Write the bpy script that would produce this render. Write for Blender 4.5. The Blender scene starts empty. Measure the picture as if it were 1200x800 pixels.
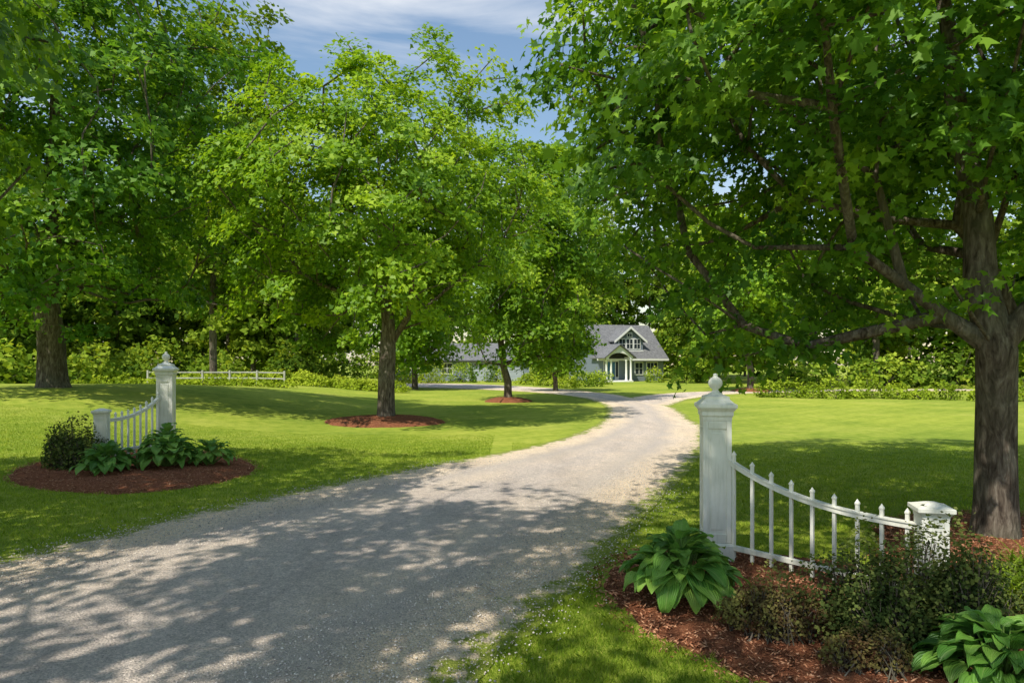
import bpy, math, numpy as np
from mathutils import Vector
R=np.random.RandomState
scene=bpy.context.scene
scene.view_settings.view_transform='Standard'
scene.view_settings.look='None'
scene.view_settings.exposure=0

# ------------------------------------------------------------------ helpers
def ss(a,b,x):
    t=np.clip((np.asarray(x,dtype=float)-a)/(b-a),0,1); return t*t*(3-2*t)
def gz(x,y):
    return 1.2*ss(5,17,-np.asarray(x,dtype=float))*ss(10,24,y)*(1-0.45*ss(28,44,y))*(1-ss(45,55,y))
def norm(v):
    return v/np.maximum(np.linalg.norm(v,axis=-1,keepdims=True),1e-9)
def link(o): scene.collection.objects.link(o); return o
def empty(name,loc=(0,0,0),rz=0):
    e=bpy.data.objects.new(name,None); e.empty_display_size=.3
    e.location=loc; e.rotation_euler=(0,0,rz); return link(e)
def mk(name,V,F,mat=None,parent=None,smooth=False,loc=(0,0,0)):
    m=bpy.data.meshes.new(name); m.from_pydata([tuple(map(float,v)) for v in V],[],[tuple(map(int,f)) for f in F]); m.update()
    if smooth: m.polygons.foreach_set('use_smooth',[True]*len(m.polygons))
    o=bpy.data.objects.new(name,m); link(o); o.location=loc
    if mat: m.materials.append(mat)
    if parent: o.parent=parent
    return o
def fastmesh(name,V,k,mat,parent=None,attrs=None,idx=None,smooth=False,loc=(0,0,0)):
    V=np.asarray(V,dtype=np.float32).reshape(-1,3)
    if idx is None: idx=np.arange(len(V)).reshape(-1,k)
    nf=len(idx)
    m=bpy.data.meshes.new(name)
    m.vertices.add(len(V)); m.vertices.foreach_set('co',V.ravel())
    m.loops.add(nf*k); m.loops.foreach_set('vertex_index',np.asarray(idx,dtype=np.int32).ravel())
    m.polygons.add(nf); m.polygons.foreach_set('loop_start',(np.arange(nf)*k).astype(np.int32))
    if attrs:
        for an,av in attrs.items():
            a=m.attributes.new(an,'FLOAT','POINT'); a.data.foreach_set('value',np.asarray(av,dtype=np.float32))
    m.update(calc_edges=True)
    if smooth: m.polygons.foreach_set('use_smooth',np.ones(nf,dtype=bool))
    m.materials.append(mat)
    o=bpy.data.objects.new(name,m); link(o); o.location=loc
    if parent: o.parent=parent
    return o
def box(name,p,x0,x1,y0,y1,z0,z1,mat,bev=0):
    V=[(x,y,z) for z in (z0,z1) for y in (y0,y1) for x in (x0,x1)]
    F=[(0,2,3,1),(4,5,7,6),(0,1,5,4),(2,6,7,3),(0,4,6,2),(1,3,7,5)]
    o=mk(name,V,F,mat,p)
    if bev:
        b=o.modifiers.new('bevel','BEVEL'); b.width=bev; b.segments=2
    return o
def lathe(name,prof,mat,p,loc=(0,0,0),n=28):
    V=[];F=[]
    for r,z in prof:
        for i in range(n):
            a=2*math.pi*i/n; V.append((r*math.cos(a),r*math.sin(a),z))
    for j in range(len(prof)-1):
        for i in range(n):
            F.append((j*n+i,j*n+(i+1)%n,(j+1)*n+(i+1)%n,(j+1)*n+i))
    return mk(name,V,F,mat,p,True,loc)
def frust(name,p,levels,mat):
    V=[];F=[]
    for h,z in levels: V+=[(-h,-h,z),(h,-h,z),(h,h,z),(-h,h,z)]
    F.append((3,2,1,0)); n=len(levels)
    for j in range(n-1):
        for i in range(4): F.append((j*4+i,j*4+(i+1)%4,(j+1)*4+(i+1)%4,(j+1)*4+i))
    F.append(((n-1)*4,(n-1)*4+1,(n-1)*4+2,(n-1)*4+3))
    o=mk(name,V,F,mat,p); b=o.modifiers.new('bevel','BEVEL'); b.width=.004; b.segments=2; b.limit_method='ANGLE'
    return o
def slab(name,p,a,b,c,d,th,mat):
    q=[Vector(v) for v in (a,b,c,d)]
    V=[tuple(v) for v in q]+[tuple(v-Vector((0,0,th))) for v in q]
    F=[(0,1,2,3),(7,6,5,4),(0,4,5,1),(1,5,6,2),(2,6,7,3),(3,7,4,0)]
    return mk(name,V,F,mat,p)

# ------------------------------------------------------------------ materials
def newmat(name):
    m=bpy.data.materials.new(name); m.use_nodes=True; nt=m.node_tree; nt.nodes.clear()
    out=nt.nodes.new('ShaderNodeOutputMaterial'); return m,nt,out
def N(nt,t,**kw):
    n=nt.nodes.new(t)
    for k,v in kw.items(): setattr(n,k,v)
    return n
def ramp(nt,stops,src):
    r=N(nt,'ShaderNodeValToRGB'); e=r.color_ramp.elements
    while len(e)<len(stops): e.new(.5)
    for i,(pos,c) in enumerate(stops):
        e[i].position=pos; e[i].color=(c[0],c[1],c[2],1)
    nt.links.new(src,r.inputs[0]); return r.outputs[0]
def noise(nt,scale,detail=4,vec=None,rough=.55,dist=0):
    n=N(nt,'ShaderNodeTexNoise'); n.inputs['Scale'].default_value=scale; n.inputs['Detail'].default_value=detail
    n.inputs['Roughness'].default_value=rough; n.inputs['Distortion'].default_value=dist
    if vec is not None: nt.links.new(vec,n.inputs['Vector'])
    return n.outputs[0]
def objco(nt,scale=None):
    tc=N(nt,'ShaderNodeTexCoord')
    if scale is None: return tc.outputs['Object']
    mp=N(nt,'ShaderNodeMapping'); mp.inputs['Scale'].default_value=scale
    nt.links.new(tc.outputs['Object'],mp.inputs[0]); return mp.outputs[0]
def mixc(nt,f,a,b,bt='MIX'):
    m=N(nt,'ShaderNodeMix',data_type='RGBA',blend_type=bt)
    for s,v in ((0,f),(6,a),(7,b)):
        if hasattr(v,'is_linked'): nt.links.new(v,m.inputs[s])
        elif s==0: m.inputs[0].default_value=v
        else: m.inputs[s].default_value=(v[0],v[1],v[2],1)
    return m.outputs[2]
def math2(nt,op,a,b,c=None):
    m=N(nt,'ShaderNodeMath',operation=op)
    for i,v in enumerate((a,b,c)):
        if v is None: continue
        if hasattr(v,'is_linked'): nt.links.new(v,m.inputs[i])
        else: m.inputs[i].default_value=v
    return m.outputs[0]
def bump(nt,h,strength=.5,dist=.02):
    b=N(nt,'ShaderNodeBump'); b.inputs['Strength'].default_value=strength; b.inputs['Distance'].default_value=dist
    nt.links.new(h,b.inputs['Height']); return b.outputs[0]
def principled(nt,out,col,rough=.8,nrm=None,spec=.3):
    p=N(nt,'ShaderNodeBsdfPrincipled'); p.inputs['Roughness'].default_value=rough
    p.inputs['Specular IOR Level'].default_value=spec
    if hasattr(col,'is_linked'): nt.links.new(col,p.inputs['Base Color'])
    else: p.inputs['Base Color'].default_value=(col[0],col[1],col[2],1)
    if nrm is not None: nt.links.new(nrm,p.inputs['Normal'])
    if out is not None: nt.links.new(p.outputs[0],out.inputs[0])
    return p
def attr(nt,name):
    a=N(nt,'ShaderNodeAttribute'); a.attribute_name=name; return a.outputs['Fac']

def leafmat(name,dark,mid,light,trans=.45,gloss=True,tboost=1.45):
    m,nt,out=newmat(name)
    c=ramp(nt,[(0,dark),(.5,mid),(1,light)],attr(nt,'tint'))
    if gloss: p=principled(nt,None,c,.5,None,.3)
    else:
        p=N(nt,'ShaderNodeBsdfDiffuse'); nt.links.new(c,p.inputs[0])
    t=N(nt,'ShaderNodeBsdfTranslucent')
    tc=mixc(nt,1.0,c,(tboost*1.12,tboost,tboost*.5),'MULTIPLY'); nt.links.new(tc,t.inputs[0])
    mx=N(nt,'ShaderNodeMixShader'); mx.inputs[0].default_value=trans
    nt.links.new(p.outputs[0],mx.inputs[1]); nt.links.new(t.outputs[0],mx.inputs[2]); nt.links.new(mx.outputs[0],out.inputs[0])
    return m
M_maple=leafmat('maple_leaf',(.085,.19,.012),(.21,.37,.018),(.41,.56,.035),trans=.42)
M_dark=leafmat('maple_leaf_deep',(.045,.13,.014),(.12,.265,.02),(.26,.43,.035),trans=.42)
M_wood=leafmat('woodland_leaf',(.055,.11,.016),(.165,.27,.026),(.39,.49,.055),trans=.33,gloss=False)
M_hedge=leafmat('hedge_leaf',(.16,.24,.02),(.29,.39,.03),(.46,.55,.055),trans=.3,gloss=False)
M_shrub=leafmat('shrub_leaf',(.030,.050,.016),(.080,.118,.032),(.19,.215,.06),trans=.2,gloss=False)
M_red=leafmat('barberry_leaf',(.09,.040,.025),(.14,.115,.045),(.24,.24,.07),trans=.25,gloss=False)
M_grass=leafmat('grass_blade',(.15,.25,.025),(.28,.39,.04),(.46,.52,.085),trans=.35,gloss=False)

M_hosta,nt,out=newmat('hosta_leaf')
t=attr(nt,'across'); ab=math2(nt,'ABSOLUTE',t,0)
sn=math2(nt,'SINE',math2(nt,'MULTIPLY',ab,30),0)
c=ramp(nt,[(0,(.07,.20,.03)),(.5,(.15,.34,.05)),(1,(.29,.50,.08))],attr(nt,'tint'))
c2=mixc(nt,ramp(nt,[(0,(.5,.5,.5)),(.1,(0,0,0)),(1,(0,0,0))],ab),c,(.35,.5,.14))
p=principled(nt,None,c2,.4,bump(nt,sn,.6,.006),.4)
tr=N(nt,'ShaderNodeBsdfTranslucent'); nt.links.new(c2,tr.inputs[0])
mx=N(nt,'ShaderNodeMixShader'); mx.inputs[0].default_value=.25
nt.links.new(p.outputs[0],mx.inputs[1]); nt.links.new(tr.outputs[0],mx.inputs[2]); nt.links.new(mx.outputs[0],out.inputs[0])

M_bark,nt,out=newmat('bark')
n1=noise(nt,16,8,objco(nt,(1,1,.22)),.65,.6); n2=noise(nt,1.3,3,objco(nt))
c=ramp(nt,[(.33,(.04,.03,.024)),(.5,(.14,.112,.088)),(.68,(.30,.26,.21))],n1)
c=mixc(nt,ramp(nt,[(.45,(0,0,0)),(.7,(.5,.5,.5))],n2),c,(.16,.165,.115))
principled(nt,out,c,.95,bump(nt,n1,1,.05),.1)

# lawn
M_lawn,nt,out=newmat('lawn_grass')
oc=objco(nt)
a=noise(nt,.35,5,oc); b=noise(nt,3.5,5,oc); f=noise(nt,55,6,oc,.75); big=noise(nt,.09,3,oc)
c=ramp(nt,[(.3,(.21,.30,.03)),(.52,(.33,.40,.045)),(.72,(.46,.48,.09))],a)
c=mixc(nt,.4,c,ramp(nt,[(.35,(.17,.26,.03)),(.65,(.48,.50,.10))],b))
c=mixc(nt,.6,c,ramp(nt,[(.35,(.35,.4,.35)),(.65,(1.45,1.42,1.35))],f),'MULTIPLY')
c=mixc(nt,.6,c,ramp(nt,[(.4,(.78,.86,.8)),(.6,(1.18,1.12,1.1))],big),'MULTIPLY')
w=N(nt,'ShaderNodeTexWave'); w.inputs['Scale'].default_value=.32; w.inputs['Distortion'].default_value=1.0; w.inputs['Detail'].default_value=2
mp=N(nt,'ShaderNodeMapping'); mp.inputs['Rotation'].default_value=(0,0,math.radians(48)); nt.links.new(oc,mp.inputs[0]); nt.links.new(mp.outputs[0],w.inputs[0])
c=mixc(nt,.16,c,ramp(nt,[(.3,(.70,.76,.68)),(.7,(1.2,1.15,1.2))],w.outputs[0]),'MULTIPLY')
principled(nt,out,c,.9,bump(nt,f,.7,.03),.1)

# gravel drive
M_drive,nt,out=newmat('gravel')
oc=objco(nt); sp=noise(nt,60,4,oc,.85); sp2=noise(nt,14,5,oc,.75); bigp=noise(nt,.7,5,oc)
vor=N(nt,'ShaderNodeTexVoronoi'); vor.inputs['Scale'].default_value=55; nt.links.new(oc,vor.inputs[0])
edge=attr(nt,'edge')
ad=math2(nt,'MULTIPLY_ADD',bigp,2.4,edge)
base=ramp(nt,[(0,(.92,.74,.50)),(.5,(.88,.73,.54)),(.85,(.74,.64,.54)),(1,(.68,.60,.53))],math2(nt,'DIVIDE',ad,3.6))
base=mixc(nt,.75,base,ramp(nt,[(.32,(.45,.45,.46)),(.5,(1,1,1)),(.68,(1.45,1.42,1.38))],sp),'MULTIPLY')
base=mixc(nt,.6,base,ramp(nt,[(.3,(.65,.65,.65)),(.7,(1.3,1.3,1.3))],sp2),'MULTIPLY')
base=mixc(nt,.45,base,ramp(nt,[(0,(.55,.5,.5)),(1,(1.4,1.33,1.26))],vor.outputs['Color']),'MULTIPLY')
st=noise(nt,1.0,4,objco(nt,(1.6,.5,1)),.6,.5)
base=mixc(nt,.5,base,ramp(nt,[(.35,(.76,.76,.78)),(.55,(1.05,1.05,1.05))],st),'MULTIPLY')
# packed wheel tracks: a little darker and greyer, 1.3 m in from either edge
trk=math2(nt,'ABSOLUTE',math2(nt,'SUBTRACT',math2(nt,'MULTIPLY_ADD',bigp,.5,edge),1.55),0)
base=mixc(nt,ramp(nt,[(0,(.55,.55,.55)),(.5,(0,0,0))],trk),base,(.50,.45,.42))
en=noise(nt,2.6,7,oc,.78)
e2=math2(nt,'ADD',math2(nt,'MULTIPLY_ADD',en,-1.9,edge),.80)
fac=ramp(nt,[(0,(1,1,1)),(.16,(0,0,0)),(1,(0,0,0))],e2)
gcol=ramp(nt,[(.35,(.17,.24,.03)),(.65,(.42,.45,.09))],sp)
col=mixc(nt,fac,base,gcol)
hh=math2(nt,'MULTIPLY_ADD',vor.outputs['Distance'],-.6,sp)
principled(nt,out,col,.95,bump(nt,hh,1,.025),.15)

M_stone,nt,out=newmat('gravel_stone')
principled(nt,out,ramp(nt,[(0,(.30,.27,.25)),(.5,(.60,.52,.45)),(1,(.84,.76,.66))],attr(nt,'tint')),.9)
M_mulch,nt,out=newmat('mulch')
oc=objco(nt,(1,1,1)); n1=noise(nt,28,6,oc,.75,1.5); n2=noise(nt,2.2,3,oc)
c=ramp(nt,[(.35,(.10,.034,.018)),(.5,(.30,.11,.055)),(.68,(.50,.23,.12))],n1)
c=mixc(nt,ramp(nt,[(.5,(0,0,0)),(.75,(.4,.4,.4))],n2),c,(.20,.085,.05))
principled(nt,out,c,.95,bump(nt,n1,1,.05),.1)
M_chip,nt,out=newmat('mulch_chip')
principled(nt,out,ramp(nt,[(0,(.11,.04,.02)),(.5,(.36,.14,.07)),(1,(.62,.34,.20))],attr(nt,'tint')),.9,None,.15)
M_white,nt,out=newmat('white_paint')
oc=objco(nt); n1=noise(nt,3,5,oc); n2=noise(nt,1,6,objco(nt,(30,30,3)),.6)
c=ramp(nt,[(.3,(.70,.69,.61)),(.6,(.82,.81,.74))],n1)
c=mixc(nt,.6,c,ramp(nt,[(.3,(.76,.77,.72)),(.5,(1,1,1))],n2),'MULTIPLY')
g=N(nt,'ShaderNodeNewGeometry'); sx=N(nt,'ShaderNodeSeparateXYZ'); nt.links.new(g.outputs['Position'],sx.inputs[0])
c=mixc(nt,ramp(nt,[(0,(.7,.7,.7)),(.6,(0,0,0))],math2(nt,'MULTIPLY_ADD',n2,.3,sx.outputs[2])),c,(.36,.38,.27))
principled(nt,out,c,.5,bump(nt,n2,.15,.01),.4)
def simple(name,col,rough=.7,var=.25,sc=3,spec=.3):
    m,nt,out=newmat(name); n=noise(nt,sc,5,objco(nt))
    lo=tuple(x*(1-var) for x in col); hi=tuple(min(x*(1+var),1) for x in col)
    principled(nt,out,ramp(nt,[(.3,lo),(.7,hi)],n),rough,None,spec); return m
M_trim=simple('white_trim',(.80,.80,.77),.5,.05)
M_rail=simple('weathered_white_rail',(.42,.42,.37),.7,.25)
M_siding,nt,out=newmat('blue_grey_siding')
w=N(nt,'ShaderNodeTexWave',bands_direction='Z',wave_profile='SAW'); w.inputs['Scale'].default_value=1.3; nt.links.new(objco(nt),w.inputs[0])
c=ramp(nt,[(0,(.13,.155,.19)),(.12,(.20,.24,.29)),(1,(.23,.27,.33))],w.outputs[0])
principled(nt,out,c,.7,bump(nt,w.outputs[0],.5,.03))
M_roof,nt,out=newmat('shingles')
bk=N(nt,'ShaderNodeTexBrick'); bk.inputs['Scale'].default_value=2.5; bk.inputs['Color1'].default_value=(.15,.155,.16,1); bk.inputs['Color2'].default_value=(.23,.23,.235,1); bk.inputs['Mortar'].default_value=(.08,.08,.09,1); bk.inputs['Mortar Size'].default_value=.02
nt.links.new(objco(nt),bk.inputs[0]); principled(nt,out,mixc(nt,.5,bk.outputs[0],ramp(nt,[(.3,(.7,.7,.7)),(.7,(1.3,1.3,1.3))],noise(nt,4,5,objco(nt))),'MULTIPLY'),.9)
M_glass,nt,out=newmat('window_glass'); principled(nt,out,(.03,.04,.05),.08,None,.8)
M_door=simple('blue_door',(.05,.16,.26),.4,.1)
M_garage=simple('garage_door_paint',(.36,.40,.45),.6,.06)

# ------------------------------------------------------------------ ground
xs=np.unique(np.concatenate([np.linspace(-400,-60,18),np.arange(-60,60.1,.5),np.linspace(60,400,18)]))
ys=np.unique(np.concatenate([np.linspace(-200,-20,10),np.arange(-20,80.1,.5),np.linspace(80,500,20)]))
X,Y=np.meshgrid(xs,ys); V=np.stack([X,Y,gz(X,Y)],-1).reshape(-1,3)
nx,ny=len(xs),len(ys); I=np.arange(nx*ny).reshape(ny,nx)
idx=np.stack([I[:-1,:-1],I[:-1,1:],I[1:,1:],I[1:,:-1]],-1).reshape(-1,4)
fastmesh('lawn',V,4,M_lawn,idx=idx,smooth=True)

def catmull(P,n,closed=False):
    P=np.array(P,dtype=float)
    if closed: Q=np.vstack([P[-1],P,P[0],P[1]])
    else: Q=np.vstack([2*P[0]-P[1],P,2*P[-1]-P[-2]])
    segs=len(P) if closed else len(P)-1; out=[]
    for i in range(segs):
        p0,p1,p2,p3=Q[i],Q[i+1],Q[i+2],Q[i+3]
        for t in np.linspace(0,1,n,endpoint=False):
            out.append(.5*((2*p1)+(-p0+p2)*t+(2*p0-5*p1+4*p2-p3)*t*t+(-p0+3*p1-3*p2+p3)*t**3))
    if not closed: out.append(P[-1])
    return np.array(out)
def inpoly(px,py,poly):
    ins=np.zeros(len(px),bool); n=len(poly)
    for i in range(n):
        x1,y1=poly[i]; x2,y2=poly[(i+1)%n]
        if y1==y2: continue
        c=((y1>py)!=(y2>py))&(px<(x2-x1)*(py-y1)/(y2-y1)+x1); ins^=c
    return ins
L=[(-14,-5),(-10.5,-.5),(-8,3.5),(-6.6,5.6),(-5.48,7.3),(-4.44,9.6),(-3,12),(-1.5,14.2),(0,16.4),(1.4,19),(2.6,22.4),(3.85,28),(4.5,35),(3.8,42),(1.5,48),(-3,54),(-9,58),(-18,61)]
Rr=[(-7,-7),(-3,-2),(-1.1,2.6),(-.2,4.6),(.27,5.6),(.95,7.15),(1.92,9.6),(3.1,12.4),(4.2,15.3),(5.4,19),(6.3,22.5),(7.1,28),(7.7,34),(7.3,41),(6.2,48),(2.5,58),(-5,68),(-18,72)]
def strip(name,L,Rr,z0,seed):
    a=catmull(L,12); b=catmull(Rr,12); r=R(seed)
    def jit(p):
        n=len(p); return p+np.stack([np.convolve(r.randn(n+4),np.ones(5)/5,'valid'),np.zeros(n)],-1)*.07
    a=jit(a); b=jit(b); m=33; t=np.linspace(0,1,m)
    G=a[:,None]*(1-t)[None,:,None]+b[:,None]*t[None,:,None]
    wdt=np.linalg.norm(a-b,axis=1)[:,None]
    e=np.minimum(t,1-t)[None]*wdt
    z=gz(G[...,0],G[...,1])+z0+.03*np.sin(np.pi*t)[None]
    V=np.concatenate([G,z[...,None]],-1).reshape(-1,3); nI=np.arange(len(a)*m).reshape(len(a),m)
    idx=np.stack([nI[:-1,:-1],nI[:-1,1:],nI[1:,1:],nI[1:,:-1]],-1).reshape(-1,4)
    fastmesh(name,V,4,M_drive,idx=idx,smooth=True,attrs={'edge':e.ravel()})
    return np.vstack([a,b[::-1]])
drive=strip('driveway',L,Rr,.012,1)
strip('driveway',[(5.6,37),(8.5,44),(14,50),(24,53.5),(38,55)],[(7.6,33),(11,40.5),(16,46.5),(25,50),(38,51)],.006,2)

# ------------------------------------------------------------------ beds
def octa(name,C,S,r,mat,parent=None,tilt=.3):
    n=len(C); base=np.array([(1,0,0),(0,1,0),(-1,0,0),(0,-1,0),(0,0,1),(0,0,-1)],float)
    V=base[None]*S[:,None,:]*(1+r.uniform(-.25,.25,(n,6,1)))
    a=r.uniform(0,2*np.pi,n); b=r.randn(n)*tilt
    x=V[...,0]*np.cos(b)[:,None]-V[...,2]*np.sin(b)[:,None]; z=V[...,0]*np.sin(b)[:,None]+V[...,2]*np.cos(b)[:,None]; y=V[...,1]
    V=np.stack([x*np.cos(a)[:,None]-y*np.sin(a)[:,None],x*np.sin(a)[:,None]+y*np.cos(a)[:,None],z],-1)+C[:,None,:]
    f=np.array([(0,1,4),(1,2,4),(2,3,4),(3,0,4),(1,0,5),(2,1,5),(3,2,5),(0,3,5)])
    idx=(np.arange(n)[:,None,None]*6+f[None]).reshape(-1,3)
    return fastmesh(name,V.reshape(-1,3),3,mat,parent,{'tint':np.repeat(r.uniform(0,1,n),6)},idx=idx)
def bed(name,poly,mound,seed,chips=0,z0=.02):
    B=catmull(poly,8,True); r=R(seed); B=B+r.randn(*B.shape)*.03
    c=B.mean(0); rings=14; V=[(c[0],c[1])]; n=len(B); H=[1.]
    for k in range(1,rings+1):
        f=k/rings
        for q in B: V.append(tuple(c+(q-c)*f)); H.append(1-f**3)
    V=np.array(V); H=np.array(H)
    z=gz(V[:,0],V[:,1])+z0+mound*H+r.randn(len(V))*.008*(H>0)
    z[-n:]-=z0*1.5
    F=[(0,1+i,1+(i+1)%n) for i in range(n)]
    for k in range(rings-1):
        for i in range(n):
            a=1+k*n+i;b=1+k*n+(i+1)%n; F.append((a,a+n,b+n,b))
    ob=mk(name,np.column_stack([V,z])-np.array([c[0],c[1],0]),F,M_mulch,None,True,(c[0],c[1],0))
    if chips:
        lo=B.min(0)-.1;hi=B.max(0)+.1
        P=r.uniform(lo,hi,(chips*2,2)); Q=P+r.randn(*P.shape)*.05; P=P[inpoly(Q[:,0],Q[:,1],c+(B-c)*1.03)][:chips]
        d=P-c; ang=np.arctan2(d[:,1],d[:,0]); ba=np.arctan2(*(B-c).T[::-1]); br=np.linalg.norm(B-c,axis=1)
        o=np.argsort(ba); fr=np.linalg.norm(d,axis=1)/np.interp(ang,ba[o],br[o],period=2*math.pi)
        zz=gz(P[:,0],P[:,1])+z0+mound*(1-np.clip(fr,0,1)**3)+.004
        S=np.column_stack([r.uniform(.010,.040,len(P)),r.uniform(.004,.011,len(P)),r.uniform(.002,.007,len(P))])
        octa('mulch_chips',np.column_stack([P,zz])-np.array([c[0],c[1],0]),S,r,M_chip,ob,.4)
    return B
rbed=[(.85,6.7),(1.0,5.4),(1.45,4.7),(2.0,4.1),(3.0,3.5),(4.6,3.5),(6.2,5),(7.6,7),(7.6,9),(6.2,9.5),(4.9,9),(4.3,8),(3.6,6.9),(2.7,7.35),(1.5,7.6)]
lbed=[(-9.4,12.8),(-8.2,11.5),(-6.3,10.9),(-5.2,11.7),(-5.0,13.2),(-5.9,14.9),(-7.2,15.8),(-8.7,15.5),(-9.6,14.2)]
RB=bed('mulch_bed',rbed,.07,3,26000); LB=bed('mulch_bed',lbed,.12,4,6000)
def circ(x,y,rx,ry): return [(x+rx*math.cos(a),y+ry*math.sin(a)) for a in np.linspace(0,2*math.pi,10,endpoint=False)]
RG=[circ(-4.44,24,2.1,1.9),circ(-.2,37,1.3,1.3),circ(17.5,50,1.5,1.5)]
for i,c in enumerate(RG): bed('mulch_ring',c,.22,10+i,1500 if i==0 else 0)

# ------------------------------------------------------------------ grass blades & gravel stones
def blades(n,x0,x1,y0,y1,hgt,wid,seed):
    r=R(seed); P=np.column_stack([r.uniform(x0,x1,n),r.uniform(y0,y1,n)])
    P=P[np.abs(P[:,0])<P[:,1]*.8+.9]
    k=~inpoly(P[:,0],P[:,1],drive)
    Q=P+r.randn(*P.shape)*.17; k|=~inpoly(Q[:,0],Q[:,1],drive)
    for B in [RB,LB]+[np.array(c) for c in RG]: k&=~inpoly(P[:,0],P[:,1],B)
    P=P[k]; n=len(P)
    clump=.5+.25*np.sin(P[:,0]*7.1+2*np.sin(P[:,1]*5))+.25*np.sin(P[:,1]*8.3+2*np.sin(P[:,0]*4))
    fade=1-.6*ss(y1-4,y1,P[:,1])
    h=hgt*r.uniform(.45,1.1,n)*(.7+.6*clump)*fade; a=r.uniform(0,2*np.pi,n); w=wid*r.uniform(.6,1.3,n)
    b=np.column_stack([P,gz(P[:,0],P[:,1])-.003]); s=np.column_stack([np.cos(a),np.sin(a),0*a])*w[:,None]*.5
    lean=np.column_stack([r.randn(n),r.randn(n),0*a])*.5*h[:,None]; up=np.column_stack([0*a,0*a,h])
    V=np.stack([b-s,b+s,b+s*.6+lean*.4+up*.6,b+lean+up,b-s*.6+lean*.4+up*.6],1)
    return V,np.clip(.12+.5*clump+r.randn(n)*.22,0,1)
gs=[blades(260000,-1.4,8,3.6,9,.055,.006,20),blades(140000,0,14,8.5,18,.05,.010,21),blades(230000,-17,-.5,6.5,20,.05,.010,22)]
V=np.concatenate([g[0] for g in gs]); T=np.concatenate([g[1] for g in gs])
fastmesh('grass',V.reshape(-1,3),5,M_grass,None,{'tint':np.repeat(T,5)})
r=R(30); P=np.column_stack([r.uniform(-9,3,110000),2.5+r.uniform(0,1,110000)**1.5*12])
P=P[(np.abs(P[:,0])<P[:,1]*.8+.6)]; Q=P+r.randn(*P.shape)*.2
P=P[inpoly(Q[:,0],Q[:,1],drive)&~inpoly(P[:,0],P[:,1],RB)]
s=r.uniform(.005,.013,len(P))*r.uniform(.6,1.2,len(P))
octa('gravel_stones',np.column_stack([P,np.full(len(P),.034)]),np.column_stack([s,s*.8,s*.6]),r,M_stone)

# ------------------------------------------------------------------ trees
MAPLE=np.array([(0,0),(.28,-.12),(.25,.12),(.52,.32),(.22,.42),(0,.88),(-.22,.42),(-.52,.32),(-.25,.12),(-.28,-.12)])
MED=np.array([(0,-.1),(.42,.2),(.15,.42),(0,.85),(-.15,.42),(-.42,.2)])
QUAD=np.array([(0,-.5),(.42,0),(0,.5),(-.42,0)])
def leaves(name,C,Nn,S,tmpl,tint,mat,parent,r):
    n=len(C); Nn=norm(Nn); t=norm(np.cross(Nn,r.randn(n,3))); b=np.cross(Nn,t)
    x=tmpl[:,0]; y=tmpl[:,1]; z=-(x**2)*.8-(y**2)*.2
    V=C[:,None]+S[:,None,None]*(t[:,None]*x[None,:,None]+b[:,None]*y[None,:,None]+Nn[:,None]*z[None,:,None])
    return fastmesh(name,V.reshape(-1,3),len(tmpl),mat,parent,{'tint':np.repeat(np.clip(tint,0,1),len(tmpl))})
def lump(d,r,amp=.055):
    f=np.zeros(len(d))
    for k in range(7):
        w=r.randn(3)*2.8; f+=np.sin(d@w+r.uniform(0,6.28))
    return 1+amp*f
def tips_in(center,rad,n,r,bias=.45,flat=.75):
    d=norm(r.randn(n,3)); lf=lump(d,r)
    rr=r.uniform(0.05,1,n)**bias
    P=d*rr[:,None]*lf[:,None]
    P[:,2]=np.where(P[:,2]<0,P[:,2]*flat,P[:,2])
    return center+P*np.array(rad)
def skeleton(trunk,tips,r,step=.7,tipr=.011,pw=2.3):
    pos=[np.array(p,float) for p in trunk]; par=[-1]+list(range(len(trunk)-1)); nt_=len(trunk)
    first=2; fork=pos[first]
    order=np.argsort(np.linalg.norm(tips-fork,axis=1))
    cap=len(tips)*14+nt_; PA=np.zeros((cap,3)); DA=np.zeros((cap,3)); n=nt_
    PA[:n]=pos; DA[1:n]=norm(PA[1:n]-PA[:n-1]); DA[0]=(0,0,1); par=np.concatenate([np.array(par),np.zeros(cap-n,int)])
    for i in order:
        T=tips[i]; dv=T-PA[first:n]; ds=np.linalg.norm(dv,axis=1)+1e-6
        cs=(dv*DA[first:n]).sum(1)/ds
        cost=ds*(1+.9*(1-cs))+.6*np.maximum(0,PA[first:n,2]-T[2])
        j=first+int(np.argmin(cost)); a=PA[j].copy(); d0=DA[j]; dist=ds[j-first]; m=max(1,int(dist/step))
        m=min(m,12); prev=j
        ctrl=a+d0*dist*.3+np.array([0,0,.12*dist])
        for k in range(1,m+1):
            t=k/m; q=(1-t)**2*a+2*t*(1-t)*ctrl+t*t*T+(r.randn(3)*.05*dist/m if k<m else 0)
            PA[n]=q; DA[n]=norm(q-PA[prev]); par[n]=prev; prev=n; n+=1
    rad=np.zeros(n); ch=np.zeros(n)
    for i in range(n-1,0,-1):
        if ch[i]==0: ch[i]=tipr**pw
        rad[i]=ch[i]**(1/pw); ch[par[i]]+=ch[i]
    rad[0]=ch[0]**(1/pw)
    return PA[:n],par[:n],rad,nt_
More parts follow.
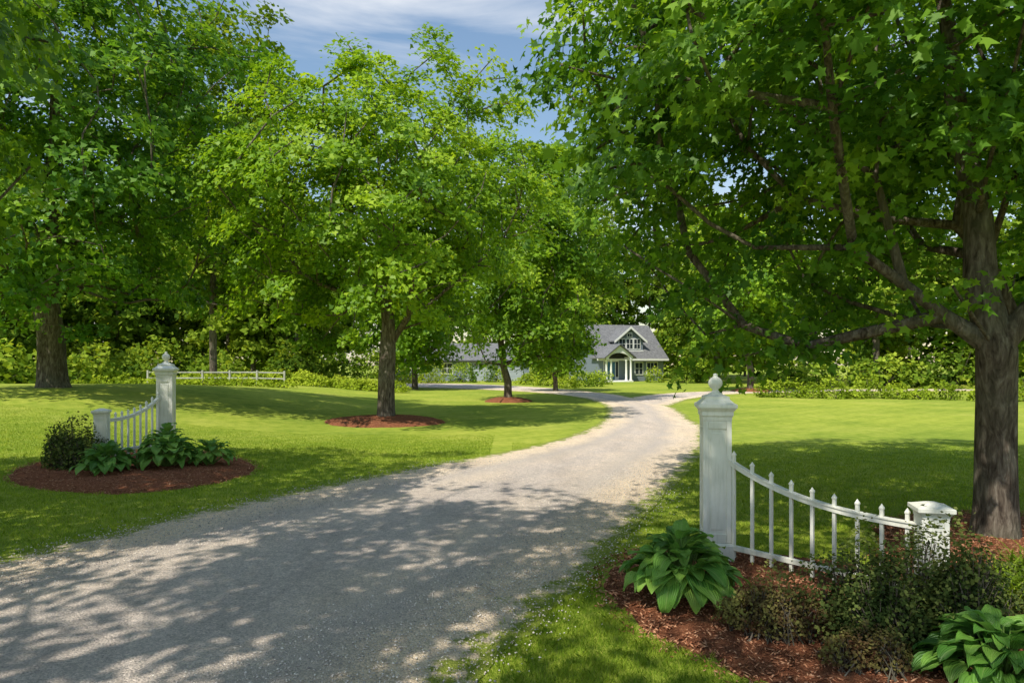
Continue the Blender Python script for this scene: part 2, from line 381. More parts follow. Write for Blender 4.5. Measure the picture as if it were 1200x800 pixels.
def tubes(name,A,B,ra,rb,k,mat,parent):
    d=norm(B-A); ref=np.where(np.abs(d[:,2:3])>.9,np.array([[1.,0,0]]),np.array([[0,0,1.]]))
    u=norm(np.cross(d,ref)); v=np.cross(d,u); an=np.arange(k)*2*np.pi/k
    ring=u[:,None]*np.cos(an)[None,:,None]+v[:,None]*np.sin(an)[None,:,None]
    V=np.concatenate([A[:,None]+ring*ra[:,None,None],B[:,None]+ring*rb[:,None,None]],1)
    i=np.arange(k); f=np.stack([i,i+k,(i+1)%k+k,(i+1)%k],-1)
    idx=(np.arange(len(A))[:,None,None]*2*k+f[None]).reshape(-1,4)
    return fastmesh(name,V.reshape(-1,3),4,mat,parent,idx=idx,smooth=True)
def trunkmesh(pts,rads,r,parent,k=20):
    P=np.array(pts);n=len(P); V=[];m=10
    tt=np.linspace(0,n-1,(n-1)*m+1); pp=np.stack([np.interp(tt,range(n),P[:,c]) for c in range(3)],-1); rr=np.interp(tt,range(n),rads)
    ph=r.uniform(0,6.28,5)
    for j,(p,q) in enumerate(zip(pp,rr)):
        zz=p[2]-P[0][2]; fl=1+.45*math.exp(-zz/.28)
        for i in range(k):
            a=2*math.pi*i/k
            g=1+.05*math.sin(3*a+ph[0]+zz*.8)+.035*math.sin(5*a+ph[1]-zz*1.1)+.02*math.sin(9*a+zz*3)+(fl-1)*.35*math.sin(5*a+ph[2])
            V.append((p[0]+q*fl*g*math.cos(a),p[1]+q*fl*g*math.sin(a),p[2]))
    F=[(j*k+i,j*k+(i+1)%k,(j+1)*k+(i+1)%k,(j+1)*k+i) for j in range(len(pp)-1) for i in range(k)]
    return mk('trunk',V,F,M_bark,parent,True)
def tree(name,x,y,tr,fork,crown,rad,nclu,nleaf,lsize,tmpl,mat,seed,cull=None,clu=(.75,.32),coff=(0,0),tips_extra=None,bias=.45,flat=.75,tbias=0,tb=6):
    r=R(seed); z0=float(gz(x,y)); e=empty(name,(x,y,z0))
    top=crown+rad[2]*.55; c=np.array([coff[0],coff[1],crown])
    tips=tips_in(c,rad,nclu,r,bias,flat)
    if cull is not None: tips=tips[~cull(tips)]
    if tips_extra is not None: tips=np.vstack([tips,np.array(tips_extra)])
    nT=10; zz=np.concatenate([[-.15,fork*.5],np.linspace(fork*.9,top,nT)])
    wob=np.cumsum(r.randn(len(zz),2)*.09,0); wob[:2]*=.2
    lean=np.outer(np.clip((zz-fork)/(top-fork),0,1),np.array(coff)*.7)
    T=np.column_stack([wob+lean,zz])
    PA,par,ra,nt_=skeleton(T,tips,r)
    trr=tr*np.concatenate([[1.05,1.0],np.linspace(.95,.12,nT)**1.3])
    trunkmesh(T,trr,r,e)
    i=np.arange(nt_,len(PA)); pr=par[i]
    lim=np.where(pr<nt_,np.interp(np.clip(pr,0,nt_-1),range(nt_),trr)*.75,1e9)
    sc=min(1.6,tr*.8/max(ra[0],1e-3)*1.0); rr=ra*max(sc,.8)
    rp=np.minimum(np.minimum(rr[pr],rr[i]*1.6),lim); ri=np.minimum(rr[i],rp)
    tubes('branches',PA[pr],PA[i],rp,ri,tb,M_bark,e)
    n=len(tips); ct=r.randn(n)*.2
    reps=np.maximum(8,(nleaf*r.uniform(.5,1.4,n)).astype(int)); ci=np.repeat(np.arange(n),reps); m=len(ci)
    off=r.randn(m,3); off=norm(off)*(r.uniform(0,1,m)**.5)[:,None]
    scl=r.uniform(.7,1.35,n)
    out=norm((tips-c)/np.array(rad)); 
    ax=norm(np.array([0,0,1.])+out*.55+r.randn(n,3)*.2)
    o=off*clu[0]*scl[ci][:,None]; h=(o*ax[ci]).sum(1,keepdims=True); o=o-ax[ci]*h*(1-clu[1]/clu[0])
    o[:,2]-=.25*(o[:,0]**2+o[:,1]**2)/clu[0]
    C=tips[ci]+o
    Nn=ax[ci]*.9+out[ci]*.35+r.randn(m,3)*.5
    S=lsize*r.uniform(.6,1.25,m)
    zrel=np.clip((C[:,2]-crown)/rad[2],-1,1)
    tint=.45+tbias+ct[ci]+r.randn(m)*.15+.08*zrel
    leaves('foliage',C,Nn,S,tmpl,tint,mat,e,r)
    return e

tree('maple_tree',-4.44,24,.29,2.9,7.5,(6.0,5.5,5.3),520,125,.20,MED,M_maple,41,clu=(.80,.34),coff=(-.2,0),tbias=.06,flat=.95,
     cull=lambda t:((t[:,2]<4.1)&(np.hypot(t[:,0],t[:,1])<1.7))|(t[:,2]<2.9))
tree('maple_tree',-.2,37,.2,2.2,8.2,(5.2,4.7,7.6),460,85,.27,MED,M_maple,42,clu=(.95,.42),coff=(1.1,0),tbias=-.1,flat=.85,cull=lambda t:(t[:,2]<1.9))
tree('maple_tree',-7.7,54,.22,2.2,6.3,(5,5,5.5),250,70,.33,QUAD,M_maple,43,clu=(1,.5),flat=.95,tbias=-.1)
tree('maple_tree',3.2,50,.16,1.6,4.4,(3.1,2.9,3.8),130,70,.28,QUAD,M_maple,53,clu=(.8,.4),flat=.95,tbias=-.1)
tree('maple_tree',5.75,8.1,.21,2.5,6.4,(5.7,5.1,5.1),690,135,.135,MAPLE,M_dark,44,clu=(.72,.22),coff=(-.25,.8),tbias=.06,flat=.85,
     cull=lambda t:((t[:,2]<4.1)&(np.hypot(t[:,0],t[:,1])<2.7))|(t[:,2]<2.6)|((t[:,2]<4.3)&(t[:,1]<-1.2))|((t[:,0]<-3)&(t[:,2]<3.4))|((t[:,1]<-3.3)&(t[:,2]<5.8)),
     tips_extra=[(-2.1,.4,2.3),(-2.7,.9,2.6),(-1.6,1.2,2.4),(-3.4,.6,3.0),(1.1,-.6,2.9),(1.7,.4,2.6),(-1.1,-.9,2.9),(-3.0,1.6,2.5),(-2.3,2.2,2.2),(1.4,1.5,2.5),(.4,-1.3,3.2),(-3.8,1.2,3.4),
       (-2.8,.2,3.5),(-1.9,-.4,3.4),(-1.2,2.6,2.5),(.6,2.4,2.7),(2.4,1.4,2.5),(2.6,2.8,3.0),(-.5,3.4,2.9),(1.5,3.8,3.1),(2.2,-.4,3.6),(-3.3,2.4,3.1),
       (1.2,-.9,3.6),(1.8,-1.4,4.0),(2.6,-.9,3.9),(1.0,1.6,3.6),(0.4,3.0,3.8),(2.0,2.8,4.0),(3.0,.8,3.4)],tb=8)
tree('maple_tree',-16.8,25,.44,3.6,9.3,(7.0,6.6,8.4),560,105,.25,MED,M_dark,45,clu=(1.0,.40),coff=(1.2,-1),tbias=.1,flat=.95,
     cull=lambda t:((t[:,2]<2.9)&(np.hypot(t[:,0],t[:,1])<2.0))|(t[:,2]<1.4))
tree('maple_tree',-10.3,6.8,.3,3,7.2,(5.1,4.8,4.8),360,105,.17,MAPLE,M_maple,46,clu=(.8,.3),coff=(.5,.3),flat=.85,tbias=-.15)
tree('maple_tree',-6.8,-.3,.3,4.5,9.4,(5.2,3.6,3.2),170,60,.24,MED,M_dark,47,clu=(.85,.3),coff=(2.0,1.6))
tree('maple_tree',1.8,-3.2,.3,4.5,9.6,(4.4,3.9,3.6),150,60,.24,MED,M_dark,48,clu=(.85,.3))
tree('ash_tree',-21.0,48,.24,6,15,(6.4,6,12.5),380,60,.40,QUAD,M_wood,49,clu=(1.3,.6),flat=.95,tbias=0)
tree('ash_tree',17.5,50,.22,3,8,(4.5,4.5,6),220,60,.36,QUAD,M_maple,50,clu=(1.1,.5),tbias=-.05)
tree('ash_tree',11.0,95,.4,8,14,(7,5,12),280,60,.5,QUAD,M_wood,51,clu=(1.4,.6),tbias=.2,flat=.95)
tree('ash_tree',24,90,.4,6,13,(7,5,12),280,60,.5,QUAD,M_wood,52,clu=(1.4,.6),tbias=.1,flat=.95)
tree('ash_tree',33,62,.3,5,12,(7,6,11),300,60,.42,QUAD,M_wood,54,clu=(1.3,.6),tbias=.0,flat=.98)
tree('ash_tree',21,70,.3,5,10,(5,5,9),220,60,.42,QUAD,M_wood,55,clu=(1.2,.6),tbias=.05,flat=.98)

# ------------------------------------------------------------------ distant woods
r=R(60); E=empty('distant_woods'); C_=[];N_=[];S_=[];T_=[];TA=[];TB=[];TR=[]
spots=[]
for i in range(32): spots.append((-75+i*5.6+r.randn()*1.5,101+r.uniform(-4,12),r.uniform(19,28)))
for i in range(20): spots.append((-54+i*2.5+r.randn(),66+r.uniform(0,16),r.uniform(13,22)))
for i in range(18): spots.append((25+i*2.3+r.randn(),72+r.uniform(0,14)-i*1.2,r.uniform(16,25)))
for i in range(11): spots.append((-38-r.uniform(0,12),26+i*4,r.uniform(14,20)))
for i in range(11): spots.append((38+r.uniform(0,12),16+i*4,r.uniform(14,22)))
spots=[s for s in spots if not(-20<s[0]<21 and s[1]<90)]
for (x,y,h) in spots:
    zg=float(gz(x,y)); rx=r.uniform(3.4,5.6); c=np.array([x,y,h*.5]); rad=(rx,rx,h*.49)
    d=norm(r.randn(95,3)); t=c+d*(lump(d,r,.085)*(r.uniform(.05,1,95)**.35))[:,None]*np.array(rad); n=len(t); reps=44; ci=np.repeat(np.arange(n),reps); m=len(ci)
    out=norm((t-c)/np.array(rad)); o=norm(r.randn(m,3))*(r.uniform(0,1,m)**.5)[:,None]*np.array([1.25,1.25,.6])
    o[:,2]-=.2*(o[:,0]**2+o[:,1]**2)
    C_.append(t[ci]+o); N_.append(out[ci]*.6+np.array([0,0,.7])+r.randn(m,3)*.45); S_.append(r.uniform(.35,.75,m))
    T_.append(.38+r.randn()*.22+(r.randn(n)*.17)[ci]+r.randn(m)*.12)
    TA.append((x,y,zg-.2));TB.append((x+r.randn()*.4,y,h*.7));TR.append(r.uniform(.15,.28))
leaves('foliage',np.concatenate(C_),np.concatenate(N_),np.concatenate(S_),QUAD,np.concatenate(T_),M_wood,E,r)
TR=np.array(TR); tubes('trunks',np.array(TA),np.array(TB),TR,TR*.5,8,M_bark,E)
def mass(name,items,mat,ls,per,seed,tb=0,twigs=False):
    r=R(seed); C_=[];N_=[];S_=[];T_=[]; x0,y0=items[0][0],items[0][1]; z00=float(gz(x0,y0)); e=empty(name,(x0,y0,z00)); tA=[];tB=[]
    for (x,y,rx,ry,h) in items:
        m=int(per*8*rx*ry/(ls*ls)); d=norm(r.randn(m,3)); d[:,2]=np.abs(d[:,2])
        lf=lump(d,r,.09)+.07*np.sin(d[:,0]*11+d[:,1]*9)*np.sin(d[:,2]*12+d[:,1]*7)
        P=d*(lf*(r.uniform(.3,1,m)**.3)*(1+(r.uniform(0,1,m)<.06)*r.uniform(0,.18,m)))[:,None]*np.array([rx,ry,h*.92]); z=float(gz(x,y))
        C_.append(P+np.array([x-x0,y-y0,z-z00+.03])); N_.append(d*.7+np.array([0,0,.5])+r.randn(m,3)*.7)
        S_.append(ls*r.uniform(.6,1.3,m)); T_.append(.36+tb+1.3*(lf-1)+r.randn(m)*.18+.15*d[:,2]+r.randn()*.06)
        k=40 if twigs else 5
        dd=norm(r.randn(k,3)); dd[:,2]=np.abs(dd[:,2])+.2
        tA.append(np.tile([x-x0,y-y0,z-z00-.03],(k,1))+r.randn(k,3)*np.array([.06,.06,0])); tB.append(dd*np.array([rx,ry,h])*.78+np.array([x-x0,y-y0,z-z00]))
    leaves('foliage',np.concatenate(C_),np.concatenate(N_),np.concatenate(S_),QUAD,np.concatenate(T_),mat,e,r)
    A=np.concatenate(tA);B=np.concatenate(tB); rr=np.full(len(A),.006 if twigs else .02)
    tubes('stems',A,B,rr,rr*.4,5,M_bark,e); return e
r=R(61)
mass('undergrowth',[(-55+i*3+r.randn(),62+r.randn()*2,2.8,2,r.uniform(2.5,5)) for i in range(13)]+[(-31+r.randn()*2,30+i*3,2,2.2,r.uniform(1.5,3.5)) for i in range(11)]
     +[(23+i*2.6,60-i*1.0+r.randn(),2.2,2,r.uniform(2,4.5)) for i in range(12)]+[(-36+i*3.4,92+r.randn(),3.4,2,r.uniform(4,7.5)) for i in range(19)],M_wood,.40,2.6,62,.05)
mass('hedge',[(-22+i*1.25,47+.4*r.randn(),1.2,1.1,r.uniform(.7,1.0)) for i in range(12)],M_hedge,.16,2.2,63,.1)
mass('shrub_border',[(15.5+i*1.15,41.5-i*.35+.5*r.randn(),r.uniform(.6,1.1),.8,r.uniform(.4,1.4)) for i in range(19)],M_hedge,.14,2.2,64,-.15)
mass('fern_bed',[(-26+i*1.2,41.5+.5*r.randn(),.8,.5,r.uniform(.35,.9)) for i in range(11)],M_hedge,.15,2.2,65,-.1)
for i,(x,y,rx,h) in enumerate([(4.6,57,1.1,1.2),(6.6,60,1.5,1.5),(3.2,62,1.1,1.1),(8.4,66,1.2,1.3),(15.2,73,1.2,1.5),(17.9,71,1.7,2.4),(1.5,66,1.2,1.3),(-1.8,74,1.4,1.9),(-8.5,70,1.7,2.4),(-5.2,73,1.6,2.2),(-11.5,68,1.8,2.6)]):
    mass('boxwood_shrub',[(x,y,rx,rx*.9,h)],[M_hedge,M_wood][i%2],.17,2.4,70+i)

# ------------------------------------------------------------------ bed planting
def shrub(name,x,y,rx,ry,h,mat,ls,seed,zb=.07,per=2.6,tb=0,lobes=7):
    r=R(seed+500); it=[(x,y,rx*.6,ry*.6,h)]
    for i in range(lobes):
        a=i*2*math.pi/lobes+r.randn()*.3; q=r.uniform(.38,.62); it.append((x+rx*q*math.cos(a),y+ry*q*math.sin(a),rx*r.uniform(.32,.46),ry*r.uniform(.32,.46),h*r.uniform(.55,1.0)))
    e=mass(name,it,mat,ls,per,seed,tb,True); e.location.z+=zb; return e
shrub('azalea_shrub',2.98,5.05,.88,.55,.80,M_shrub,.030,80,lobes=9)
shrub('azalea_shrub',3.95,4.95,.40,.40,.58,M_shrub,.030,84,lobes=4)
shrub('barberry_shrub',2.02,5.2,.50,.36,.38,M_red,.026,81)
shrub('barberry_shrub',2.40,4.62,.36,.26,.24,M_red,.026,85,lobes=5)
shrub('azalea_shrub',-8.3,13.0,.70,.6,.95,M_shrub,.05,82)
shrub('azalea_shrub',-8.9,13.6,.45,.45,.7,M_shrub,.05,86,lobes=4)
def hosta(x,y,rad,h,n,seed,zb=.06,tb=0):
    r=R(seed); e=empty('hosta_plant',(x,y,float(gz(x,y))+zb)); Vs=[];Is=[];A=[];T=[];ns,nw=9,7;base=0; pa=[];pb=[]
    for i in range(n):
        q=(i+.5)/n; az=i*2.399+r.randn()*.3; lay=q**.6
        ln=rad*r.uniform(.34,.56)*(.7+.35*lay); W=ln*r.uniform(.30,.42)
        r0=rad*.58*lay*r.uniform(.8,1.15); z0=h*(1-.62*lay**1.6)*r.uniform(.75,1.12)
        pit=math.radians(62-72*lay+r.randn()*16); bend=math.radians(40+r.uniform(0,55))
        s=np.linspace(0,1,ns); ang=pit-bend*s; dx=np.concatenate([[0],np.cumsum(np.cos(ang[:-1]))])*ln/(ns-1); dz=np.concatenate([[0],np.cumsum(np.sin(ang[:-1]))])*ln/(ns-1)
        w=W*np.clip(np.sin(np.pi*np.clip(s*.93+.07,0,1)**.62),0,1)**.85; w[-1]=0.002
        tt=np.linspace(-1,1,nw); G=np.zeros((ns,nw,3))
        rd=r0+dx; cup=.28*(tt**2)[None]*w[:,None]+.012*np.sin(s*9+i)[:,None]*(tt**2)[None]*np.sign(tt+.01)[None]
        G[...,0]=rd[:,None]-np.sin(ang)[:,None]*cup; G[...,1]=tt[None]*w[:,None]+(r.randn()*.03*s**2)[:,None]; G[...,2]=(z0+dz)[:,None]+np.cos(ang)[:,None]*cup
        ca,sa=math.cos(az),math.sin(az); X=G[...,0]*ca-G[...,1]*sa; Y=G[...,0]*sa+G[...,1]*ca
        Vs.append(np.stack([X,Y,np.maximum(G[...,2],.01)],-1).reshape(-1,3)); I=np.arange(ns*nw).reshape(ns,nw)+base; base+=ns*nw
        Is.append(np.stack([I[:-1,:-1],I[:-1,1:],I[1:,1:],I[1:,:-1]],-1).reshape(-1,4)); A.append(np.tile(tt,ns)); T.append(np.full(ns*nw,np.clip(.5+tb+r.randn()*.25,0,1)))
        pa.append((0.02*ca,.02*sa,0)); pb.append((r0*ca,r0*sa,z0))
    fastmesh('leaves',np.concatenate(Vs),4,M_hosta,e,{'across':np.concatenate(A),'tint':np.concatenate(T)},idx=np.concatenate(Is),smooth=True)
    rr=np.full(n,.005); tubes('stalks',np.array(pa),np.array(pb),rr,rr,5,M_hosta,e)
hosta(1.46,5.95,.58,.50,130,90,tb=.2); hosta(3.12,4.35,.52,.36,110,91,tb=0); hosta(3.75,4.1,.45,.34,70,96,tb=-.05)
hosta(-7.35,12.4,.6,.45,75,92,.1,-.1); hosta(-6.55,13.0,.65,.55,85,93,.1,.15); hosta(-5.9,13.4,.5,.45,60,94,.1,.2); hosta(-7.0,13.8,.6,.65,70,95,.1,.1)
def daylily(x,y,n,ln,seed):
    r=R(seed); e=empty('daylily_plant',(x,y,.06)); s=np.linspace(0,1,7); Vs=[];Is=[];b=0;T=[]
    for i in range(n):
        az=r.uniform(0,6.28); l=ln*r.uniform(.6,1.1); ang=math.radians(r.uniform(60,88))-s*math.radians(r.uniform(60,130)); dx=np.concatenate([[0],np.cumsum(np.cos(ang[:-1]))])*l/6;dz=np.concatenate([[0],np.cumsum(np.sin(ang[:-1]))])*l/6
        w=.011*(1-s**2)+.0005; c=r.randn(2)*.11
        for q in (-1,1): Vs.append(np.stack([c[0]+dx*math.cos(az)-q*w*math.sin(az),c[1]+dx*math.sin(az)+q*w*math.cos(az),dz],-1))
        I=np.arange(7); Is.append(np.stack([b+I[:-1],b+I[1:],b+7+I[1:],b+7+I[:-1]],-1)); b+=14; T+= [r.uniform(.0,.5)]*14
    fastmesh('blades',np.concatenate(Vs),4,M_grass,e,{'tint':T},idx=np.concatenate(Is),smooth=True)
daylily(4.2,5.7,300,.5,97); daylily(4.8,6.2,260,.5,98)

# ------------------------------------------------------------------ gate posts + fences
def gate_post(x,y,z,H,rz,wf):
    e=empty('gate_post',(x,y,z),rz); s=H/2.0; q=s*wf
    frust('plinth',e,[(.20*q,-.1),(.20*q,.20*s),(.185*q,.225*s)],M_white)
    sh=.155*q
    frust('shaft',e,[(sh,.20*s),(sh,1.56*s)],M_white)
    for k in range(4):
        a=k*math.pi/2; f=empty('panel',(0,0,0),a); f.parent=e; o=.013*s
        y0=-sh-o; y1=-sh+.004
        box('stile',f,-sh-o,-sh+.045*q,y0,y1,.226*s,1.50*s,M_white,.004)
        box('stile',f,sh-.045*q,sh-.001,y0,y1,.226*s,1.50*s,M_white,.004)
        box('rail',f,-sh+.046*q,sh-.046*q,y0+.001,y1,.226*s,.32*s,M_white,.004)
        box('rail',f,-sh+.046*q,sh-.046*q,y0+.001,y1,1.42*s,1.50*s,M_white,.004)
        box('centre_panel',f,-sh+.075*q,sh-.075*q,y0+.006,y1,.36*s,1.38*s,M_white,.005)
    frust('cornice',e,[(a*q,b*s) for a,b in [(.172,1.50),(.176,1.545),(.19,1.56),(.19,1.60),(.222,1.635),(.232,1.64),(.232,1.675),(.20,1.69),(.155,1.725),(.15,1.73),(.15,1.755),(.09,1.775)]],M_white)
    p=[(.085,1.765),(.088,1.785),(.05,1.80),(.036,1.82),(.036,1.83),(.06,1.845),(.082,1.87),(.088,1.895),(.08,1.925),(.058,1.948),(.034,1.96),(.026,1.972),(.03,1.985),(.02,1.997),(.001,2.0)]
    lathe('finial',[(a*q,b*s) for a,b in p],M_white,e)
    return e
def fence(x0,y0,x1,y1,z,s,n,rot):
    rz=math.atan2(y1-y0,x1-x0); e=empty('picket_fence',(x0,y0,z),rz); Ln=math.hypot(x1-x0,y1-y0)
    a0=.15*s; a1=Ln-.09*s; top=lambda t:(.70+.36*(1-t)**2.6)*s
    for nm,dz,th,wd in (('top_rail',0,.042,.026),('top_rail_cap',.044,.012,.036)):
        V=[];F=[];K=30
        for j in range(K+1):
            t=j/K; xx=a0+(a1-a0)*t; zz=top(t)+dz*s
            V+=[(xx,-wd*s,zz),(xx,wd*s,zz),(xx,wd*s,zz+th*s),(xx,-wd*s,zz+th*s)]
        for j in range(K):
            b=j*4
            for i in range(4): F.append((b+i,b+4+i,b+4+(i+1)%4,b+(i+1)%4))
        F+= [(0,1,2,3),(K*4+3,K*4+2,K*4+1,K*4)]
        mk(nm,V,F,M_white,e)
    box('bottom_rail',e,a0,a1,-.024*s,.024*s,.16*s,.21*s,M_white,.004)
    for j in range(n):
        t=(j+.35)/(n-.2); xx=a0+(a1-a0)*t; w=.0145*s; zt=top(t)+.17*s; dd=.014*s; zb=.08*s
        V=[]
        for zz,q in ((zb,1),(zt-.05*s,1),(zt-.048*s,1.25),(zt-.035*s,1.25),(zt,.08)):
            V+=[(xx-w*q,-dd*q,zz),(xx+w*q,-dd*q,zz),(xx+w*q,dd*q,zz),(xx-w*q,dd*q,zz)]
        F=[(3,2,1,0)]+[(k*4+i,k*4+(i+1)%4,k*4+4+(i+1)%4,k*4+4+i) for k in range(4) for i in range(4)]+[(16,17,18,19)]
        mk('picket',V,F,M_white,e)
    ep=empty('end_post',(Ln,0,0),rot-rz); ep.parent=e
    h=.95*s; b=.095*s; frust('end_post_shaft',ep,[(b,-.1),(b,h-.10*s)],M_white)
    for k in range(4):
        f=empty('panel',(0,0,0),k*math.pi/2); f.parent=ep
        box('stile',f,-b-.008,-b+.03,-b-.008,-b+.003,.1*s,h-.13*s,M_white,.003); box('stile',f,b-.03,b-.001,-b-.008,-b+.003,.1*s,h-.13*s,M_white,.003)
        box('rail',f,-b+.031,b-.031,-b-.007,-b+.003,h-.19*s,h-.13*s,M_white,.003)
    frust('end_post_cap',ep,[(b+.010,h-.13*s),(b+.014,h-.10*s),(b+.035,h-.075*s),(b+.045,h-.07*s),(b+.045,h-.035*s),(b+.02,h-.03*s),(.03*s,h)],M_white)
    return e
gate_post(2.13,7.15,.03,1.96,math.radians(-8),.85); fence(2.13,7.15,3.44,5.6,.03,.98,9,math.radians(-14))
gate_post(-7.5,14.8,.1,2.24,math.radians(14),.84); fence(-7.5,14.8,-8.0,13.3,.15,1.12,9,math.radians(20))
e=empty('rail_fence',(-24,45,0))
fx=np.linspace(0,9,6)
for i,xx in enumerate(fx):
    zz=float(gz(-24+xx,45)); box('post',e,xx-.05,xx+.05,-.07,.07,zz-.2,zz+.95,M_rail)
for i in range(5):
    za=float(gz(-24+fx[i],45));zb=float(gz(-24+fx[i+1],45))
    for h in (.48,.86): slab('rail',e,(fx[i]+.05,-.03,za+h),(fx[i+1]-.05,-.03,zb+h),(fx[i+1]-.05,.03,zb+h),(fx[i]+.05,.03,za+h),.08,M_rail)

# ------------------------------------------------------------------ house
H=empty('shingled_house',(13.4,78,0),math.radians(18))
def window(p,x,z,w,h,y,nx=2,nz=2):
    box('window_frame',p,x-w/2-.1,x+w/2+.1,y-.07,y,z-.1,z+h+.12,M_trim); box('window_glass',p,x-w/2,x+w/2,y-.085,y-.072,z,z+h,M_glass)
    for i in range(1,nx): box('muntin',p,x-w/2+w*i/nx-.025,x-w/2+w*i/nx+.025,y-.11,y-.087,z,z+h,M_trim)
    for i in range(1,nz): box('muntin',p,x-w/2,x+w/2,y-.112,y-.087,z+h*i/nz-.025,z+h*i/nz+.025,M_trim)
x0,x1=-3.9,4.4; ez=2.9; rz_=6.5; dp=8.4
box('walls',H,x0,x1,0,dp,-.1,ez,M_siding)
mk('gable_ends',[(x0,0,ez),(x0,dp,ez),(x0,dp/2,rz_-.15),(x1,0,ez),(x1,dp,ez),(x1,dp/2,rz_-.15)],[(0,2,1),(3,4,5)],M_siding,H)
sl=(rz_-ez)/(dp/2)
slab('roof_front',H,(x0-.4,-.55,ez-.55*sl+.15),(x1+.4,-.55,ez-.55*sl+.15),(x1+.4,dp/2,rz_+.15),(x0-.4,dp/2,rz_+.15),.14,M_roof)
slab('roof_back',H,(x1+.4,dp+.55,ez-.55*sl+.15),(x0-.4,dp+.55,ez-.55*sl+.15),(x0-.4,dp/2+.002,rz_+.149),(x1+.4,dp/2+.002,rz_+.149),.14,M_roof)
box('fascia',H,x0-.4,x1+.4,-.60,-.552,ez-.55*sl-.08,ez-.55*sl+.14,M_trim)
dx=.3; dw=1.75; dz0=3.2; de=4.75; dpk=6.15; dy=.55
mk('dormer_walls',[(dx-dw,dy,dz0),(dx+dw,dy,dz0),(dx+dw,dy,de),(dx,dy,dpk),(dx-dw,dy,de),(dx-dw,4,dz0),(dx+dw,4,dz0),(dx+dw,4,de),(dx-dw,4,de)],[(0,1,2,3,4),(1,6,7,2),(5,0,4,8)],M_siding,H)
s2=(dpk-de)/dw
for sg in (-1,1):
    slab('dormer_roof',H,(dx+sg*(dw+.35),dy-.4,de-.35*s2+.12),(dx+sg*.001,dy-.4,dpk+.12),(dx+sg*.001,4.1,dpk+.12),(dx+sg*(dw+.35),4.1,de-.35*s2+.12),.12,M_roof)
    slab('rake_board',H,(dx+sg*(dw+.35),dy-.45,de-.35*s2+.13),(dx+sg*.001,dy-.45,dpk+.13),(dx+sg*.001,dy-.402,dpk+.13),(dx+sg*(dw+.35),dy-.402,de-.35*s2+.13),.28,M_trim)
for k in (-1,0,1): window(H,dx+k*.95,3.75,.72,1.05,dy,2,2)
box('dormer_sill',H,dx-dw,dx+dw,dy-.14,dy-.002,3.42,3.56,M_trim)
window(H,dx,5.1,.5,.35,dy,2,1)
px=-2.3; pw=1.65; pf=-2.1
for sx_ in (-1,-.62,.62,1): lathe('column',[(.16,.15),(.16,.25),(.12,.3),(.105,2.3),(.15,2.38),(.15,2.45)],M_trim,H,(px+sx_*(pw-.15),pf+.2,0),14)
box('portico_floor',H,px-pw,px+pw,pf-.1,-.002,0,.15,M_trim)
box('step',H,px-1,px+1,pf-.5,pf-.102,0,.08,M_trim)
for sg in (-1,1): box('beam',H,px+sg*pw-(.25 if sg>0 else 0),px+sg*pw+(.25 if sg<0 else 0),pf+.26,-.002,2.45,2.75,M_trim)
arc=[(px+(pw-.3)*math.cos(a),2.45+.75*math.sin(a)) for a in np.linspace(math.pi,0,13)]
out_=[(px-pw,2.45),(px-pw,2.78)]+[(px-pw+(2*pw)*k/10, 2.78+1.25*(1-abs(k/5-1))) for k in range(1,10)]+[(px+pw,2.78),(px+pw,2.45)]
V=[(a,pf,b) for a,b in arc]+[(a,pf,b) for a,b in out_]; F=[(i,i+1,13+i+1,13+i) for i in range(12)]
V+= [(a,pf+.25,b) for a,_,b in V]; F+= [(i+1,i,26+i,26+i+1) for i in range(12)]
mk('pediment',V,F,M_trim,H)
for sg in (-1,1): slab('portico_roof',H,(px+sg*(pw+.3),pf-.3,2.68),(px+sg*.001,pf-.3,4.2),(px+sg*.001,1.5,4.2),(px+sg*(pw+.3),1.5,2.68),.12,M_roof)
box('door_surround',H,px-.95,px+.95,-.06,-.002,.15,2.45,M_trim); box('front_door',H,px-.45,px+.45,-.1,-.062,.15,2.2,M_door)
for sg in (-1,1): box('sidelight',H,px+sg*.7-.15,px+sg*.7+.15,-.09,-.062,.5,2.2,M_glass)
window(H,1.2,.8,.9,1.3,0,2,2); window(H,2.9,.8,1.3,1.3,0,3,2)
G=empty('garage',(-5,79,0),math.radians(2))
gx0,gx1=-8.5,7; box('walls',G,gx0,gx1,0,6,-.1,2.6,M_siding)
mk('gable_ends',[(gx0,0,2.6),(gx0,6,2.6),(gx0,3,4.3),(gx1,0,2.6),(gx1,6,2.6),(gx1,3,4.3)],[(0,2,1),(3,4,5)],M_siding,G)
slab('roof_front',G,(gx0-.4,-.5,2.4),(gx1+.4,-.5,2.4),(gx1+.4,3,4.45),(gx0-.4,3,4.45),.14,M_roof)
slab('roof_back',G,(gx1+.4,6.5,2.4),(gx0-.4,6.5,2.4),(gx0-.4,3.002,4.449),(gx1+.4,3.002,4.449),.14,M_roof)
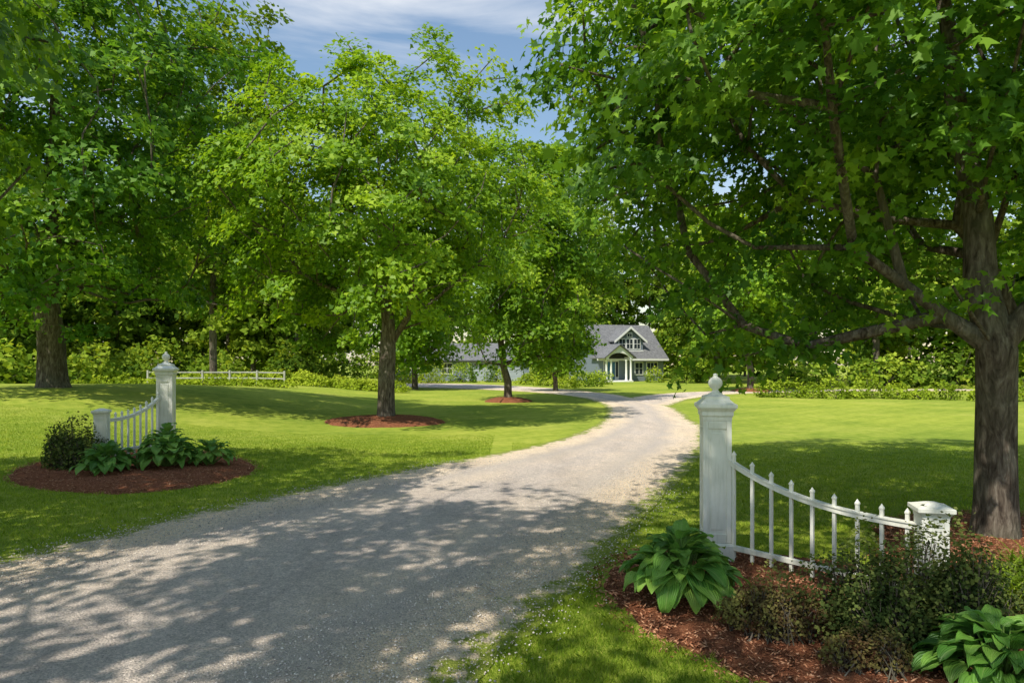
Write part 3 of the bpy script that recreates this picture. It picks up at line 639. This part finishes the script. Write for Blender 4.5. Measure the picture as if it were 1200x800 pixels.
for k in range(2):
    cx=1.2+k*3.6; box('door_trim',G,cx-1.5,cx+1.5,-.05,-.002,0,2.3,M_garage); box('garage_door',G,cx-1.3,cx+1.3,-.09,-.052,.02,2.15,M_garage)
    for j in (1,2,3): box('door_groove',G,cx-1.3,cx+1.3,-.096,-.092,j*.54-.02,j*.54,M_siding)
    for j in range(4): box('door_light',G,cx-1.15+j*.6,cx-.75+j*.6,-.1,-.092,1.75,2.0,M_glass)
window(G,-2.5,.9,1.2,1.1,0,2,2); window(G,-6,.9,1.2,1.1,0,2,2)

# ------------------------------------------------------------------ light, sky, camera
el=math.radians(53); sd=Vector((-.58,-.81,0)).normalized()
dirv=Vector((sd.x*math.cos(el),sd.y*math.cos(el),math.sin(el)))
sun=bpy.data.lights.new('sun','SUN'); sun.energy=5.0; sun.angle=math.radians(.53); sun.color=(1,.94,.82)
so=link(bpy.data.objects.new('sun',sun)); so.rotation_euler=dirv.to_track_quat('Z','Y').to_euler(); so.location=(-20,-10,40)
w=bpy.data.worlds.new('World'); scene.world=w; w.use_nodes=True; nt=w.node_tree; nt.nodes.clear()
wo=nt.nodes.new('ShaderNodeOutputWorld'); bg=nt.nodes.new('ShaderNodeBackground'); sky=nt.nodes.new('ShaderNodeTexSky')
sky.sky_type='NISHITA'; sky.sun_disc=False; sky.sun_elevation=el; sky.sun_rotation=math.atan2(dirv.x,dirv.y); sky.air_density=1.5; sky.dust_density=.5; sky.ozone_density=3
tc=nt.nodes.new('ShaderNodeTexCoord'); mp=nt.nodes.new('ShaderNodeMapping'); mp.inputs['Scale'].default_value=(1.0,1.6,5.5); mp.inputs['Rotation'].default_value=(0,.12,.3)
nt.links.new(tc.outputs['Generated'],mp.inputs[0])
cn=noise(nt,2.2,8,mp.outputs[0],.55,.4); cf=ramp(nt,[(.47,(0,0,0)),(.75,(.85,.85,.85))],cn)
cc=mixc(nt,cf,sky.outputs[0],(6.3,6.5,6.8))
nt.links.new(cc,bg.inputs[0]); bg.inputs[1].default_value=.15; nt.links.new(bg.outputs[0],wo.inputs[0])
cam=bpy.data.cameras.new('camera'); cam.lens=24; cam.sensor_width=36; cam.shift_y=.0208; cam.clip_end=1500; cam.clip_start=.05
co=link(bpy.data.objects.new('camera',cam)); co.location=(0,0,2.1); co.rotation_euler=(math.radians(90),0,0); scene.camera=co
